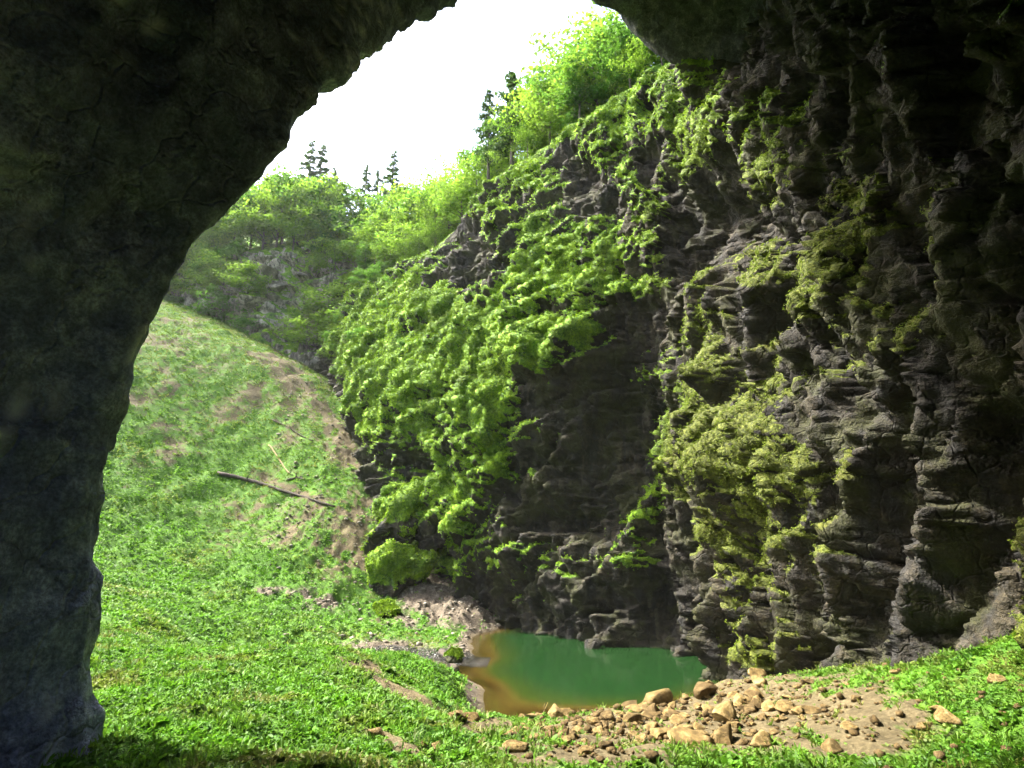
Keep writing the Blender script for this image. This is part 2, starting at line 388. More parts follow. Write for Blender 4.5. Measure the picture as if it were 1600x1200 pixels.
def mossmap_at(px, py):
    gx = np.clip((px - 420) / 40, 0, 18.999); gy = np.clip((py - 80) / 40, 0, 24.999)
    i = np.floor(gx).astype(int); j = np.floor(gy).astype(int); fx = gx - i; fy = gy - j
    fx = fx * fx * (3 - 2 * fx); fy = fy * fy * (3 - 2 * fy)
    return (MAP[j, i] * (1 - fx) + MAP[j, i + 1] * fx) * (1 - fy) + (MAP[j + 1, i] * (1 - fx) + MAP[j + 1, i + 1] * fx) * fy

NU, NV = 720, 560
def make_cliff(KN, NU, NV, z0, usetm=None):
    mid = (KN[:, :2] + KN[:, 2:4]) / 2; s = np.r_[0, np.cumsum(np.linalg.norm(np.diff(mid, axis=0), axis=1))]
    su = np.linspace(0, s[-1], NU) if usetm is None else usetm(s)
    K = np.stack([np.interp(su, s, KN[:, j]) for j in range(5)], -1)
    K = gsmooth(K, 14)
    return su, K, s
def usp(s):
    # finer where the wall is near and inside the picture
    a = np.r_[np.linspace(0, 34, 16, endpoint=False), np.linspace(34, 58, 144, endpoint=False), np.linspace(58, s[-1] - 20, NU - 190, endpoint=False), np.linspace(s[-1] - 20, s[-1], 30)]
    return a
su, K, sK = make_cliff(KN, NU, NV, -4, usp)
vv = np.linspace(0, 1, NV)
S = np.broadcast_to(su[:, None], (NU, NV)); V = np.broadcast_to(vv[None, :], (NU, NV))
Z0 = -4.0
Hh = Z0 + (K[:, 4:5] - Z0) * V
lean = V + 0.10 * np.sin(V * math.pi * 2)
P0 = v3(K[:, 0:1] + (K[:, 2:3] - K[:, 0:1]) * lean, K[:, 1:2] + (K[:, 3:4] - K[:, 1:2]) * lean, Hh)
N0 = grid_normals(P0)
if N0[NU // 2, NV // 2, 0] > 0: N0 = -N0
cpx, cpy = proj(P0); lf0 = sstep(1040, 920, cpx)
cpx, cpy = proj(P0 + N0 * (lf0 * (1.8 + 3.5 * np.exp(-((V - 0.40) / 0.2) ** 2)))[..., None])
wx_ = 22 * fbm(v3(S / 5, Hh / 5, 3), 3); wy_ = 22 * fbm(v3(S / 5, Hh / 5, 7), 3)
mm = mossmap_at(cpx + wx_, cpy + wy_)
inpic = sstep(1290, 1190, cpx)
mm = mm * inpic + (1 - inpic) * np.clip(0.25 + 0.45 * fbm(v3(S / 7, Hh / 9, 31), 3), 0, 1)
left = sstep(1000, 880, cpx)          # where the ledges slant
disp = (mm - 0.42) * 3.6
for cx, cy, rx, ry, a in [(965,690,75,110,-3.6),(1105,320,55,90,-4.0),(1030,330,40,60,-1.5),(885,810,55,50,-2.2),(1010,980,90,80,-3.2),(800,985,70,60,-1.6),(668,740,40,28,-2.6),
        (885,255,28,40,-1.4),(690,370,45,28,-1.5),(540,690,22,90,-2.5),(690,860,26,26,-2.0),(1108,800,14,95,-3.0),(1020,600,60,30,1.0),(1130,590,30,40,1.2),
        (1085,700,40,90,1.6),(1160,720,55,80,2.2),(1135,900,22,70,2.4),(1150,1000,40,80,1.8),(820,900,90,50,1.0),(620,800,30,80,1.8),(760,820,80,50,1.4),(930,1000,16,14,1.2),(940,430,60,40,-1.0),(620,600,60,80,1.0),(820,600,40,80,1.0),(1180,480,40,60,1.2)]:
    disp = disp + a * blob(cpx + wx_ * 0.5, cpy + wy_ * 0.5, cx, cy, rx, ry)
# slanting shelves: each runs out gently and steps back sharply, so that its top faces the sky
def shelf(w, soft=0.16):
    f = w - np.floor(w); return f * (1 - sstep(1 - soft, 1.0, f))
warp = fbm(v3(S / 9, Hh / 9, 11), 3)
w1 = (Hh + 0.85 * S) / 6.2 + 0.9 * warp; w2 = (Hh + 1.0 * S) / 2.5 + 1.3 * fbm(v3(S / 5, Hh / 5, 21), 3)
A1 = 2.7 * (0.5 + 0.8 * sstep(-0.4, 0.5, fbm(v3(S / 8, Hh / 8, 40), 2)))
disp = disp + left * (A1 * shelf(w1) + 0.8 * shelf(w2, 0.22))
w3 = (Hh + 0.15 * S) / 6.5 + 1.1 * fbm(v3(S / 7, Hh / 7, 51), 3)
disp = disp + (1 - 0.85 * left) * 0.8 * shelf(w3, 0.14) * 0.5 + left * 3.5 * np.exp(-((V - 0.40) / 0.2) ** 2)
# upright ribs and flutes
rib = 1 - np.abs(fbm(v3(S / 6.0 + 0.06 * Hh, Hh / 22, 61), 3)) * 1.7
disp = disp + (1.9 - 1.1 * left) * rib
rib2 = 1 - np.abs(perlin(v3(S / 1.3 + 0.1 * Hh, Hh / 6, 66))) * 1.6
disp = disp + 0.22 * rib2
# blocks and joints
f1, f2, idc = worley2(np.stack([S / 3.2 + 0.5 * warp, Hh / 4.4 + 0.5 * warp], -1))
disp = disp + (1 - 0.5 * left) * (0.75 * (idc - 0.5) - 0.5 * (1 - sstep(0.0, 0.10, f2 - f1)))
f1, f2, idc2 = worley2(np.stack([S / 1.15 + 0.4 * warp, Hh / 1.6], -1))
disp = disp + 0.10 * (idc2 - 0.5) - 0.05 * (1 - sstep(0.0, 0.12, f2 - f1))
disp = disp + (0.16 + 0.24 * left) * fbm(v3(S / 1.6, Hh / 2.6, 71), 5)
fw = 0.5 * fbm(v3(S / 1.8, Hh / 1.8, 75), 3)
disp = disp + (1 - 0.6 * left) * (2.3 * facets(np.stack([S / 3.2 + fw * 0.5, Hh / 8.5 + fw * 0.4], -1), 3) + 0.85 * facets(np.stack([S / 1.15 + fw, Hh / 3.0 + fw], -1), 9) + 0.26 * facets(np.stack([S / 0.5 + fw, Hh / 1.2 + fw], -1), 21))
disp = disp - 1.6 * sstep(820, 1000, cpx)
edge = sstep(1.0, 0.93, V)
P1 = P0 + N0 * (disp * (0.35 + 0.65 * edge))[..., None]
N1 = grid_normals(P1)
if (N1 * N0).sum(-1).mean() < 0: N1 = -N1
mn = fbm(v3(S / 3.5, Hh / 3.5, 81), 4)
qx1, qy1 = proj(P1); mm1 = mossmap_at(qx1 + 0.7 * wx_, qy1 + 0.7 * wy_); mm = 0.35 * mm + 0.65 * (mm1 * inpic + (1 - inpic) * mm)
moss = sstep(0.39, 0.60, 1.02 * mm + 0.46 * N1[..., 2] * (0.25 + mm) + 0.22 * mn - 0.03 + 0.04 * left)
gz_ = ground_smooth(P1[..., 0], P1[..., 1]); moss = moss * sstep(0.3, 2.5, Hh) * (1 - 0.85 * sstep(1.0, 0.2, (Hh - gz_ + 2.0 * mn) / 6.0) * sstep(640, 600, cpx))
# cushions of moss
fa, fb_, _ = worley2(np.stack([S / 0.85 + 0.4 * mn, Hh / 0.95], -1))
fc, _, _ = worley2(np.stack([S / 0.38, Hh / 0.42 + 0.3 * mn], -1))
cush = 0.55 * (1 - fa) ** 1.0 + 0.22 * (1 - fc)
P2 = P1 + (N1 * 0.75 + np.array([0, 0, 0.25])) * (moss * cush * (0.8 + 0.3 * left))[..., None]
rocky = fbm(v3(S / 0.6, Hh / 0.6, 91), 3)
P2 = P2 + N1 * ((1 - moss) * 0.13 * rocky)[..., None]
warm = np.clip(sstep(960, 1120, cpx + 40 * mn) * 0.9 + 0.25 * sstep(0.2, 0.8, fbm(v3(S / 6, Hh / 6, 99), 2)), 0, 1)
warm = warm * sstep(120, 330, cpy) + 0.3 * (1 - sstep(120, 330, cpy)) * sstep(960, 1120, cpx)
# the wooded slope behind the rim
ND = 40
dd = (np.linspace(0, 1, ND + 1)[1:] ** 1.5) * 75
out = -N0[:, -1, :].copy(); out[:, 2] = 0; out /= np.linalg.norm(out, axis=1)[:, None]
out = gsmooth(out, 30)
rim = P2[:, -1, :]
def hill_z(d): return 0.75 * d + 0.8 * (1 - np.exp(-d / 2.0))
cap = rim[:, None, :] + out[:, None, :] * dd[None, :, None]
cap[..., 2] = (gsmooth(rim, 6)[:, None, 2] * sstep(0, 3, dd)[None, :] + rim[:, None, 2] * (1 - sstep(0, 3, dd)[None, :])) + hill_z(dd)[None, :] + 0.8 * fbm(cap / 6.0, 3) * sstep(0, 3, dd)[None, :]
PC = np.concatenate([P2, cap], 1)
mossC = np.concatenate([moss, np.full((NU, ND), 0.8)], 1); warmC = np.concatenate([warm, np.zeros((NU, ND))], 1)
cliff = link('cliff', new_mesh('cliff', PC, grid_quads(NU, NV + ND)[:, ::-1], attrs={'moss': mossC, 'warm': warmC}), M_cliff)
tag(cliff, kind='structure')
N2 = grid_normals(P2)
if (N2 * N0).sum(-1).mean() < 0: N2 = -N2

# ------------------------------------------------------------------ far cliff at the head of the slope
KF = np.array([(-27,113,-26,121,72),(-37,111,-37,119,73),(-46,109,-47,117,74),(-56,109,-58,117,75),(-70,111,-73,119,76),(-90,110,-95,116,72),(-108,92,-116,95,64),(-114,60,-122,60,58),(-112,32,-120,30,54)], float)
NUF, NVF = 220, 170
midf = KF[:, :2]; sf = np.r_[0, np.cumsum(np.linalg.norm(np.diff(midf, axis=0), axis=1))]
suf = np.linspace(0, sf[-1], NUF); Kf = gsmooth(np.stack([np.interp(suf, sf, KF[:, j]) for j in range(5)], -1), 6)
SF = np.broadcast_to(suf[:, None], (NUF, NVF)); VF = np.broadcast_to(np.linspace(0, 1, NVF)[None], (NUF, NVF))
HF = 15 + (Kf[:, 4:5] - 15) * VF
PF = v3(Kf[:, 0:1] + (Kf[:, 2:3] - Kf[:, 0:1]) * VF, Kf[:, 1:2] + (Kf[:, 3:4] - Kf[:, 1:2]) * VF, HF)
NF = grid_normals(PF)
if NF[NUF // 3, NVF // 2, 1] > 0: NF = -NF
f1, f2, idf = worley2(np.stack([SF / 5, HF / 6], -1))
df = 3.5 * fbm(v3(SF / 9, HF / 12, 5), 3) + 2.0 * (idf - 0.5) - 1.5 * (1 - sstep(0, 0.15, f2 - f1)) + 1.5 * shelf(HF / 7 + fbm(v3(SF / 8, HF / 8, 6), 2)) + 0.8 * fbm(v3(SF / 2, HF / 2, 7), 4)
PF1 = PF + NF * df[..., None]; NF1 = grid_normals(PF1)
if (NF1 * NF).sum(-1).mean() < 0: NF1 = -NF1
mossf = sstep(0.42, 0.7, 0.45 + 0.5 * NF1[..., 2] + 0.35 * fbm(v3(SF / 5, HF / 5, 8), 3))
outf = -NF[:, -1, :].copy(); outf[:, 2] = 0; outf /= np.linalg.norm(outf, axis=1)[:, None]; outf = gsmooth(outf, 12)
ddf = (np.linspace(0, 1, 21)[1:] ** 1.5) * 60
capf = PF1[:, -1, None, :] + outf[:, None, :] * ddf[None, :, None]; capf[..., 2] += hill_z(ddf)[None, :]
PFC = np.concatenate([PF1, capf], 1)
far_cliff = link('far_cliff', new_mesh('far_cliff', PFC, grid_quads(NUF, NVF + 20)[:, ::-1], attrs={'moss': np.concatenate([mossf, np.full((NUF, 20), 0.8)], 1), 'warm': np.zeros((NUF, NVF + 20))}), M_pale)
tag(far_cliff, kind='structure')

# ------------------------------------------------------------------ cave roof: an arch of rock with an inside, a lip and an upper side
def arch_y(px): return 16.0 + 25.0 * float(sstep(430, 1065, px))
EDGE = [tuple(at(px, py, 16.0)) for px, py in [(165,1250),(170,1000),(185,800),(215,650),(262,520),(330,400)]]
for px, py in [(404,300),(432,262),(470,215),(498,170),(530,130),(560,98),(600,65),(650,30),(700,4),(760,-26),(830,-32),(890,-20),(930,3),(970,32),(1000,55),(1035,80),(1065,98)]:
    EDGE.append(tuple(at(px, py, arch_y(px))))
EDGE += [(18.5,43.0,49),(22.5,45,44),(27,46,38)]
E = np.array(EDGE, float)
se = np.r_[0, np.cumsum(np.linalg.norm(np.diff(E, axis=0), axis=1))]
NE = 400; ss = np.linspace(0, se[-1], NE); EE = gsmooth(np.stack([np.interp(ss, se, E[:, j]) for j in range(3)], -1), 4)
cen = np.array([-2.0, 0, 18.0])
rad = EE - cen; rad[:, 1] = 0; rad /= np.linalg.norm(rad, axis=1)[:, None]
prof = []   # (y offset from the edge, outward offset)
for t in np.linspace(0, 1, 24)[:-1]: prof.append((-66 + 14 * (1 - math.sqrt(max(0, 1 - t * t))), 5.2 - 34 * (1 - t)))
for t in np.linspace(0, 1, 150)[::-1]: prof.append((-52 * t, 3.2 * (1 - np.exp(-t * 9)) + 2.0 * t))
for t in np.linspace(0, 1, 16)[1:]: prof.append((1.6 * math.sin(t * math.pi / 2), 2.2 * (1 - math.cos(t * math.pi / 2))))
for t in np.linspace(0, 1, 40)[1:]: prof.append((1.6 - 9 * t, 2.2 + 14 * t))
for t in np.linspace(0, 1, 20)[1:]: prof.append((-7.4 - 44 * t, 16.2 + 4 * t))
prof = np.array(prof); NP_ = len(prof)
EE = EE + rad * (0.7 * sstep(NE, NE * 0.6, np.arange(NE)))[:, None]
PA = EE[:, None, :] + rad[:, None, :] * prof[None, :, 1, None]; PA[..., 1] += prof[None, :, 0]
NA = grid_normals(PA)
if NA[NE // 2, 100, 2] > 0: NA = -NA
q = PA
da = 1.5 * fbm(q / np.array([9, 14, 9]), 3) + 0.7 * (1 - np.abs(fbm(q / np.array([3.5, 9, 3.5]), 3)) * 1.8) + 0.35 * fbm(q / 1.4, 4)
sa = np.broadcast_to(ss[:, None], da.shape); ya = PA[..., 1]
f1, f2, ida = worley2(np.stack([sa / 2.6 + 0.25 * ya, ya / 5.5], -1)); da = da + 0.35 * (ida - 0.5) - 0.15 * (1 - sstep(0, 0.12, f2 - f1)) + 0.30 * fbm(v3(sa / 9, ya / 0.9, 3), 4) + 0.5 * (1 - np.abs(fbm(v3(sa / 14, ya / 2.6, 8), 3)) * 1.6) - 0.9
f1, f2, ida = worley2(np.stack([sa / 0.9 + 0.2 * ya, ya / 2.4], -1)); da = da + 0.12 * (ida - 0.5)
rw = 0.6 * fbm(q / 2.5, 3); da = da + 0.5 * facets(np.stack([sa / 3.4 + rw, ya / 1.7 + rw], -1), 5) + 0.22 * facets(np.stack([sa / 1.3 + rw, ya / 0.7 + rw], -1), 15)
lip = np.exp(-((np.arange(NP_) - 172) / 16.0) ** 2)[None, :]
PA = PA + NA * (da * (1 - 0.7 * lip))[..., None]
arch = link('cave_roof', new_mesh('cave_roof', PA, grid_quads(NE, NP_), attrs={'vein': sstep(0.30, 0.75, fbm(v3(sa / 5 + rw, ya / 0.30 + 2 * rw, 77), 4) * (0.5 + sstep(-0.2, 0.5, fbm(q / 7.0, 2)))), 'shade_tint': sstep(0.55, 0.80, sa / sa.max() + 0.06 * fbm(q / 5.0, 3))}), M_cave); tag(arch, kind='structure')  # mask of the shade painted into the roof's right end

# ------------------------------------------------------------------ pool and stream
wx = np.linspace(-9, 19, 120); wy = np.linspace(30, 72, 150)
WX, WY = np.meshgrid(wx, wy, indexing='ij'); dep = -ground_h(WX, WY)
pool = link('pool', new_mesh('pool', v3(WX, WY, np.zeros(WX.shape)), grid_quads(120, 150), attrs={'depth': np.maximum(dep, 0)}), M_pool); tag(pool, kind='structure')
# the stream follows the low ground behind the mound
path = np.array([(-15.5, 45.6), (-13, 46.6), (-11, 47.4), (-8.5, 47.8), (-6, 47.4), (-4, 47.1), (-1.8, 47)])
tt = np.linspace(0, len(path) - 1, 90); pc = np.stack([np.interp(tt, np.arange(len(path)), path[:, j]) for j in range(2)], -1); pc = gsmooth(pc, 5)
nn = np.gradient(pc, axis=0); nn = np.stack([-nn[:, 1], nn[:, 0]], -1); nn /= np.linalg.norm(nn, axis=1)[:, None]
wdt = np.linspace(-1, 1, 15)[None, :] * ((2.3 + 0.4 * np.sin(tt * 3)) * (0.25 + 0.75 * sstep(0, 2.0, tt)))[:, None]
SP = pc[:, None, :] + nn[:, None, :] * wdt[..., None]
cz = ground_h(pc[:, 0], pc[:, 1]); cz = np.minimum.accumulate(np.convolve(np.pad(cz, 4, 'edge'), np.ones(9) / 9, 'valid')) + 0.22
cz = np.maximum(cz, 0.012)
sz = np.broadcast_to(cz[:, None], SP.shape[:2]) + 0.05 * fbm(v3(SP[..., 0] / 0.5, SP[..., 1] / 0.35, 1), 3)
stream = link('stream', new_mesh('stream', v3(SP[..., 0], SP[..., 1], sz), grid_quads(90, 15)), M_stream); tag(stream, kind='structure')

# ------------------------------------------------------------------ leaf scatter helper
def frames(n):
    """two vectors spanning the plane across n (arrays)"""
    a = np.where(np.abs(n[:, 2:3]) < 0.9, np.array([[0, 0, 1.0]]), np.array([[1.0, 0, 0]]))
    t = np.cross(n, a); t /= np.linalg.norm(t, axis=1)[:, None]; b = np.cross(n, t); return t, b
def tufts(name, pos, nrm, size, k, tone, warm_, mat, spread=0.9, width=0.4, rng=RNG):
    """k pointed leaves from each place, bending outward: one triangle pair each"""
    n = len(pos); pos = np.repeat(pos, k, 0); nrm = np.repeat(nrm, k, 0); size = np.repeat(size, k) * rng.uniform(0.6, 1.25, n * k)
    tone = np.clip(np.repeat(tone, k) + rng.normal(0, 0.18, n * k), 0, 1); warm_ = np.repeat(warm_, k)
    t, b = frames(nrm); a = rng.uniform(0, 2 * math.pi, n * k); r = rng.uniform(0.25, 1, n * k) * spread
    out_ = t * np.cos(a)[:, None] + b * np.sin(a)[:, None]; side = -t * np.sin(a)[:, None] + b * np.cos(a)[:, None]
    d = nrm + out_ * r[:, None]; d /= np.linalg.norm(d, axis=1)[:, None]
    p0 = pos + out_ * (size * 0.15)[:, None]
    m = p0 + d * (size * 0.55)[:, None]; tip = m + (d * 0.5 + out_ * 0.4 - np.array([0, 0, 0.12])) * (size * 0.5)[:, None]
    w = side * (size * width * 0.5)[:, None]
    V_ = np.stack([p0, m + w, tip, m - w], 1).reshape(-1, 3)
    Q = np.arange(n * k * 4).reshape(-1, 4)
    me = new_mesh(name, V_, Q, attrs={'tone': np.repeat(tone, 4), 'warm': np.repeat(warm_, 4)}, smooth=False)
    return me

# moss on the cliff
area = np.linalg.norm(np.cross(np.gradient(P2, axis=0), np.gradient(P2, axis=1)), axis=-1)
dcam = np.linalg.norm(P2 - np.array([0, 0, CAMZ]), axis=-1)
pxx, pyy = proj(P2)
vis = (pxx > -50) & (pxx < 1650) & (pyy > -60) & (P2[..., 1] > 6) & (((N2 * (np.array([0, 0, CAMZ]) - P2)).sum(-1)) > -8)
wgt = (np.clip(moss - 0.35, 0, 1) * area * vis / np.maximum(dcam, 25) ** 0.8).ravel(); wgt /= wgt.sum()
idx = RNG.choice(wgt.size, 125000, p=wgt)
mp = P2.reshape(-1, 3)[idx] + RNG.normal(0, 0.05, (len(idx), 3)); mnrm = N2.reshape(-1, 3)[idx]
mnrm = mnrm * 0.7 + np.array([0, 0, 0.45]); mnrm /= np.linalg.norm(mnrm, axis=1)[:, None]
mtone = np.clip(0.48 + 0.4 * fbm(mp / 1.6, 3) + 0.45 * fbm(mp / 7.0 + 9.0, 2) + 0.1 * left.ravel()[idx], 0, 1)
me = tufts('moss', mp, mnrm, 0.0028 * dcam.ravel()[idx], 3, mtone, warm.ravel()[idx] * 0.8, M_moss, 1.0, 0.55)
tag(link('moss', me, M_moss), 'thick green moss and small herbs growing on the ledges of the cliff', 'moss', kind='stuff')

# herbs and grass on the ground
def ground_scatter(n, x0, x1, y0, y1, dens):
    x = RNG.uniform(x0, x1, n); y = RNG.uniform(y0, y1, n); z = ground_h(x, y); P = v3(x, y, z)
    tf, gv, wt = ground_masks(P); px, py = proj(P)
    keep = ((y <= 40) | (x < -24) | (y > 42)) & (RNG.random(n) < np.clip(tf * 1.25 - 0.22, 0.03, 1) * (1 - gv) ** 2 * dens(x, y, px, py)) & (z > 0.22) & (px > -30) & (px < 1640) & (py < 1260)
    e = 0.25
    return P[keep], tf[keep]
gp, gt = ground_scatter(165000, -24, 22, 12.5, 40, lambda x, y, px, py: np.clip(1.15 - y / 60, 0.4, 1))
patch = fbm(v3(gp[:, 0] / 1.6, gp[:, 1] / 1.6, 3), 3)
gm = np.zeros((len(gp), 3)); gm[:, 2] = 1; gm += RNG.normal(0, 0.25, gm.shape); gm /= np.linalg.norm(gm, axis=1)[:, None]
gw = np.clip(sstep(0.05, 0.8, fbm(v3(gp[:, 0] / 2.6, gp[:, 1] / 1.8, 13), 4)) * 0.75 + (1 - gt) * 0.5, 0, 0.85)
me = tufts('ground_herbs', gp, gm, (0.10 + 0.06 * RNG.random(len(gp))) * (0.75 + 0.9 * sstep(0.0, 0.7, fbm(v3(gp[:, 0] / 0.9, gp[:, 1] / 0.9, 63), 3))), 5, np.clip(0.50 + 0.65 * patch, 0, 1), gw, M_grass, 1.3, 0.6)
tag(link('ground_herbs', me, M_grass), 'low bright green herbs and grass covering the near mound', 'herbs', kind='stuff')
sel = RNG.random(len(gp)) < 0.10 * (0.4 + 1.6 * sstep(0, 0.6, fbm(v3(gp[:, 0] / 1.4, gp[:, 1] / 1.4, 44), 2)))
me = tufts('grass_blades', gp[sel] + np.array([0.03, 0.02, 0]), gm[sel], 0.26 + 0.14 * RNG.random(sel.sum()), 5, np.clip(0.5 + 0.4 * patch[sel], 0, 1), np.clip(gw[sel] + 0.25 * RNG.random(sel.sum()), 0, 1), M_grass, 0.7, 0.13)
tag(link('grass_blades', me, M_grass), 'longer thin grass blades and dry stems standing above the herbs', 'grass', kind='stuff')
gp, gt = ground_scatter(110000, -95, 2, 37, 114, lambda x, y, px, py: np.ones(len(x)))
patch = fbm(v3(gp[:, 0] / 3, gp[:, 1] / 3, 3), 3)
gm = np.zeros((len(gp), 3)); gm[:, 2] = 1; gm += RNG.normal(0, 0.25, gm.shape); gm /= np.linalg.norm(gm, axis=1)[:, None]
gw = np.clip(sstep(0.0, 0.8, fbm(v3(gp[:, 0] / 6, gp[:, 1] / 6, 13), 3)) * 0.7 + (1 - gt) * 0.6 + 0.35 * sstep(62, 92, gp[:, 1]), 0, 0.9)
me = tufts('slope_grass', gp, gm, 0.20 + 0.12 * RNG.random(len(gp)), 4, np.clip(0.5 + 0.5 * patch, 0, 1), gw, M_grass, 1.2, 0.5)
tag(link('slope_grass', me, M_grass), 'thin green grass and weeds on the long scree slope', 'grass', kind='stuff')

# ------------------------------------------------------------------ stones
def rock_mesh(seed, sub=3, cuts=11, flat=(1, 1, 1), name='rock', attrs=False):
    import bmesh
    r = np.random.default_rng(seed); bm = bmesh.new(); bmesh.ops.create_icosphere(bm, subdivisions=sub, radius=1.0)
    v = np.array([q.co[:] for q in bm.verts]); f = np.array([[w.index for w in q.verts] for q in bm.faces]); bm.free()
    for i in range(cuts):
        n = r.normal(size=3); n /= np.linalg.norm(n); d = r.uniform(0.36, 0.72); e = v @ n - d
        v = v - np.maximum(e, 0)[:, None] * n * 0.97
    v = v * (1 + 0.07 * fbm(v * 1.7 + seed, 3)[:, None] + 0.035 * fbm(v * 6 + seed, 2)[:, None]) * np.array(flat)
    v[:, 2] -= v[:, 2].min() * 0.72
    return new_mesh(name, v, None, f, attrs={'moss': np.zeros(len(v)), 'warm': np.zeros(len(v))} if attrs else None, smooth=False)
ROCKS = [rock_mesh(100 + i, 3, 12, ((1, 0.8, 0.62), (1, 0.7, 0.45), (1, 0.9, 0.75), (1.1, 0.7, 0.6))[i % 4]) for i in range(10)]
for m_ in ROCKS: m_.materials.append(M_stone)
def stone(name, px, py, Y, width_px, label, cat='rock', group=None, mesh=0, rz=None, sq=1.0, mat=None, tilt=0.0):
    x = float((px - 800) * Y / (FPX * CT - (600 - py) * ST)); y = float(Y); z = float(ground_h(x, y))
    r = width_px / FPX * Y * 0.66
    o = link(name, ROCKS[mesh % len(ROCKS)]); o.location = (x, y, z - 0.12 * r); o.scale = (r, r, r * sq)
    o.rotation_euler = (tilt, tilt * 0.6, random.uniform(0, 6.28) if rz is None else rz)
    return tag(o, label, cat, group)
def ray_ground(px, py, y0=13.0, y1=120.0):
    Y = np.linspace(y0, y1, 900); P = at(np.full(900, px), np.full(900, py), Y); h = ground_h(P[:, 0], P[:, 1]); b = np.nonzero(P[:, 2] <= h)[0]
    return Y[b[0]] if len(b) else None
BIG = [(1022,1092,58,1,0.95,'large tan boulder with rounded back at the edge of the pool'),
 (985,1100,34,5,0.85,'knobbly tan boulder next to the large boulder at the pool edge'),
 (1133,1128,46,0,1.15,'blocky tan boulder with flat top and dark shadow in the rubble'),
 (1186,1052,30,3,0.95,'pale tan boulder leaning at the foot of the mossy rock pillar'),
 (1085,1165,60,1,0.8,'long grey slab of rock lying low in the rubble'),
 (1130,1160,52,3,1.0,'broken tan rock beside the long grey slab'),
 (1105,1087,40,4,1.0,'tan rock in the rubble heap below the dark cave wall'),
 (868,1116,34,3,0.9,'low tan rock beside the thin stick at the waterline'),
 (886,1113,26,6,1.0,'dark topped rock at the waterline next to the low tan rock'),
 (905,1143,24,5,0.9,'pale rock sitting alone in green herbs before the rubble'),
 (587,1152,25,8,1.1,'rounded brown rock with pale top set in the green mound'),
 (682,1168,24,5,0.8,'low pale tan rock set in the green herbs'),
 (660,1167,12,2,0.9,'small dark stone beside the low pale tan rock'),
 (712,1123,34,7,0.8,'dark reddish rock with pale chips above the sandy shore'),
 (737,1126,32,3,0.9,'brown broken rock beside the dark reddish one above the shore'),
 (752,1163,16,0,1.0,'small brown rock alone among grass tufts'),
 (1190,1165,34,2,0.9,'grey brown boulder on grass by the cave wall foot'),
 (915,1177,24,4,0.9,'dark brown rock at the grassy edge of the rubble'),
 (943,1170,26,6,0.9,'yellowish rock half sunk in grass and small stones'),
 (1025,1120,36,1,0.7,'flat orange tan slab in the rubble'),
 (990,1128,28,9,0.9,'tan rock in the middle of the rubble bank'),
 (1063,1130,26,8,0.9,'upright tan stone in the middle of the rubble bank')]
for px, py, w, mi, sq, lab in BIG:
    Y = ray_ground(px, py)
    for _ in range(30):
        if Y and float(ground_h((px - 800) * Y / (FPX * CT - (600 - py) * ST), Y)) > 0.15: break
        py += 2; Y = ray_ground(px, py)
    if Y: stone('boulder', px, py, Y, w, lab, 'boulder', None, mi, None, sq, tilt=random.uniform(-.15, .15))
# loose stones of the rubble bank
cnt = 0; guard = 0
while cnt < 270 and guard < 3000:
    guard += 1
    px = random.uniform(800, 1260) if random.random() < 0.85 else random.uniform(1180, 1600); py = random.gauss(1125 - 0.06 * (px - 1000), 24)
    if px > 1250: py = random.uniform(1040, 1190)
    if py > 1192 or py < 1050: continue
    Y = ray_ground(px, py)
    if not Y or Y > 40: continue
    x = (px - 800) * Y / (FPX * CT - (600 - py) * ST)
    if float(ground_h(x, Y)) < 0.12: continue
    w = min(6 + random.expovariate(1 / 8.0), 32) * (22 / max(Y, 16)) ** 0.5
    stone('stone', px, py, Y, w, 'small tan limestone stone in the rubble bank beside the pool', 'stone', 'loose stones of the rubble bank', random.randrange(10), None, random.uniform(0.7, 1.1)); cnt += 1
for i in range(26):
    px = random.uniform(620, 900); py = random.uniform(1128, 1190); Y = ray_ground(px, py)
    if Y and Y < 34: stone('stone', px, py, Y, random.uniform(4, 9), 'small brown stone scattered in the green herbs', 'stone', 'stones scattered in the herbs', random.randrange(10))
# rubble too small to pick apart
def scatter_stones(name, pts, r, label, mat, sub_seed=0):
    base = [rock_mesh(300 + i + sub_seed, 1, 6, (1, 0.8, 0.6), 'chip') for i in range(4)]
    vs, fs, k = [], [], 0
    B = []
    for b in base:
        v = np.empty(len(b.vertices) * 3, np.float32); b.vertices.foreach_get('co', v); f = np.empty(len(b.polygons) * 3, np.int32); b.loops.foreach_get('vertex_index', f)
        B.append((v.reshape(-1, 3), f.reshape(-1, 3)))
    for b in base: bpy.data.meshes.remove(b)
    for i in range(len(pts)):
        v, f = B[i % 4]; a = RNG.uniform(0, 6.28); c, s_ = math.cos(a), math.sin(a)
        vr = np.stack([v[:, 0] * c - v[:, 1] * s_, v[:, 0] * s_ + v[:, 1] * c, v[:, 2]], -1) * r[i] + pts[i]
        vs.append(vr); fs.append(f + k); k += len(v)
    return tag(link(name, new_mesh(name, np.concatenate(vs), None, np.concatenate(fs), smooth=False), mat), label, 'gravel', kind='stuff')
n = 12000; px = RNG.uniform(760, 1640, n); Yr = RNG.uniform(15, 38, n); x = (px - 800) / 950 * Yr; z = ground_h(x, Yr); P = v3(x, Yr, z); qx, qy = proj(P)
bank = np.exp(-((qy - (1128 - 0.05 * (qx - 1000))) / 42) ** 2) * sstep(800, 900, qx) * sstep(1450, 1230, qx) + sstep(1180, 1350, qx) * 0.12
k_ = (RNG.random(n) < bank * np.clip(0.30 + 1.1 * fbm(v3(x / 2, Yr / 2, 2), 3), 0.02, 1)) & (z > 0.1) & (x < 17)
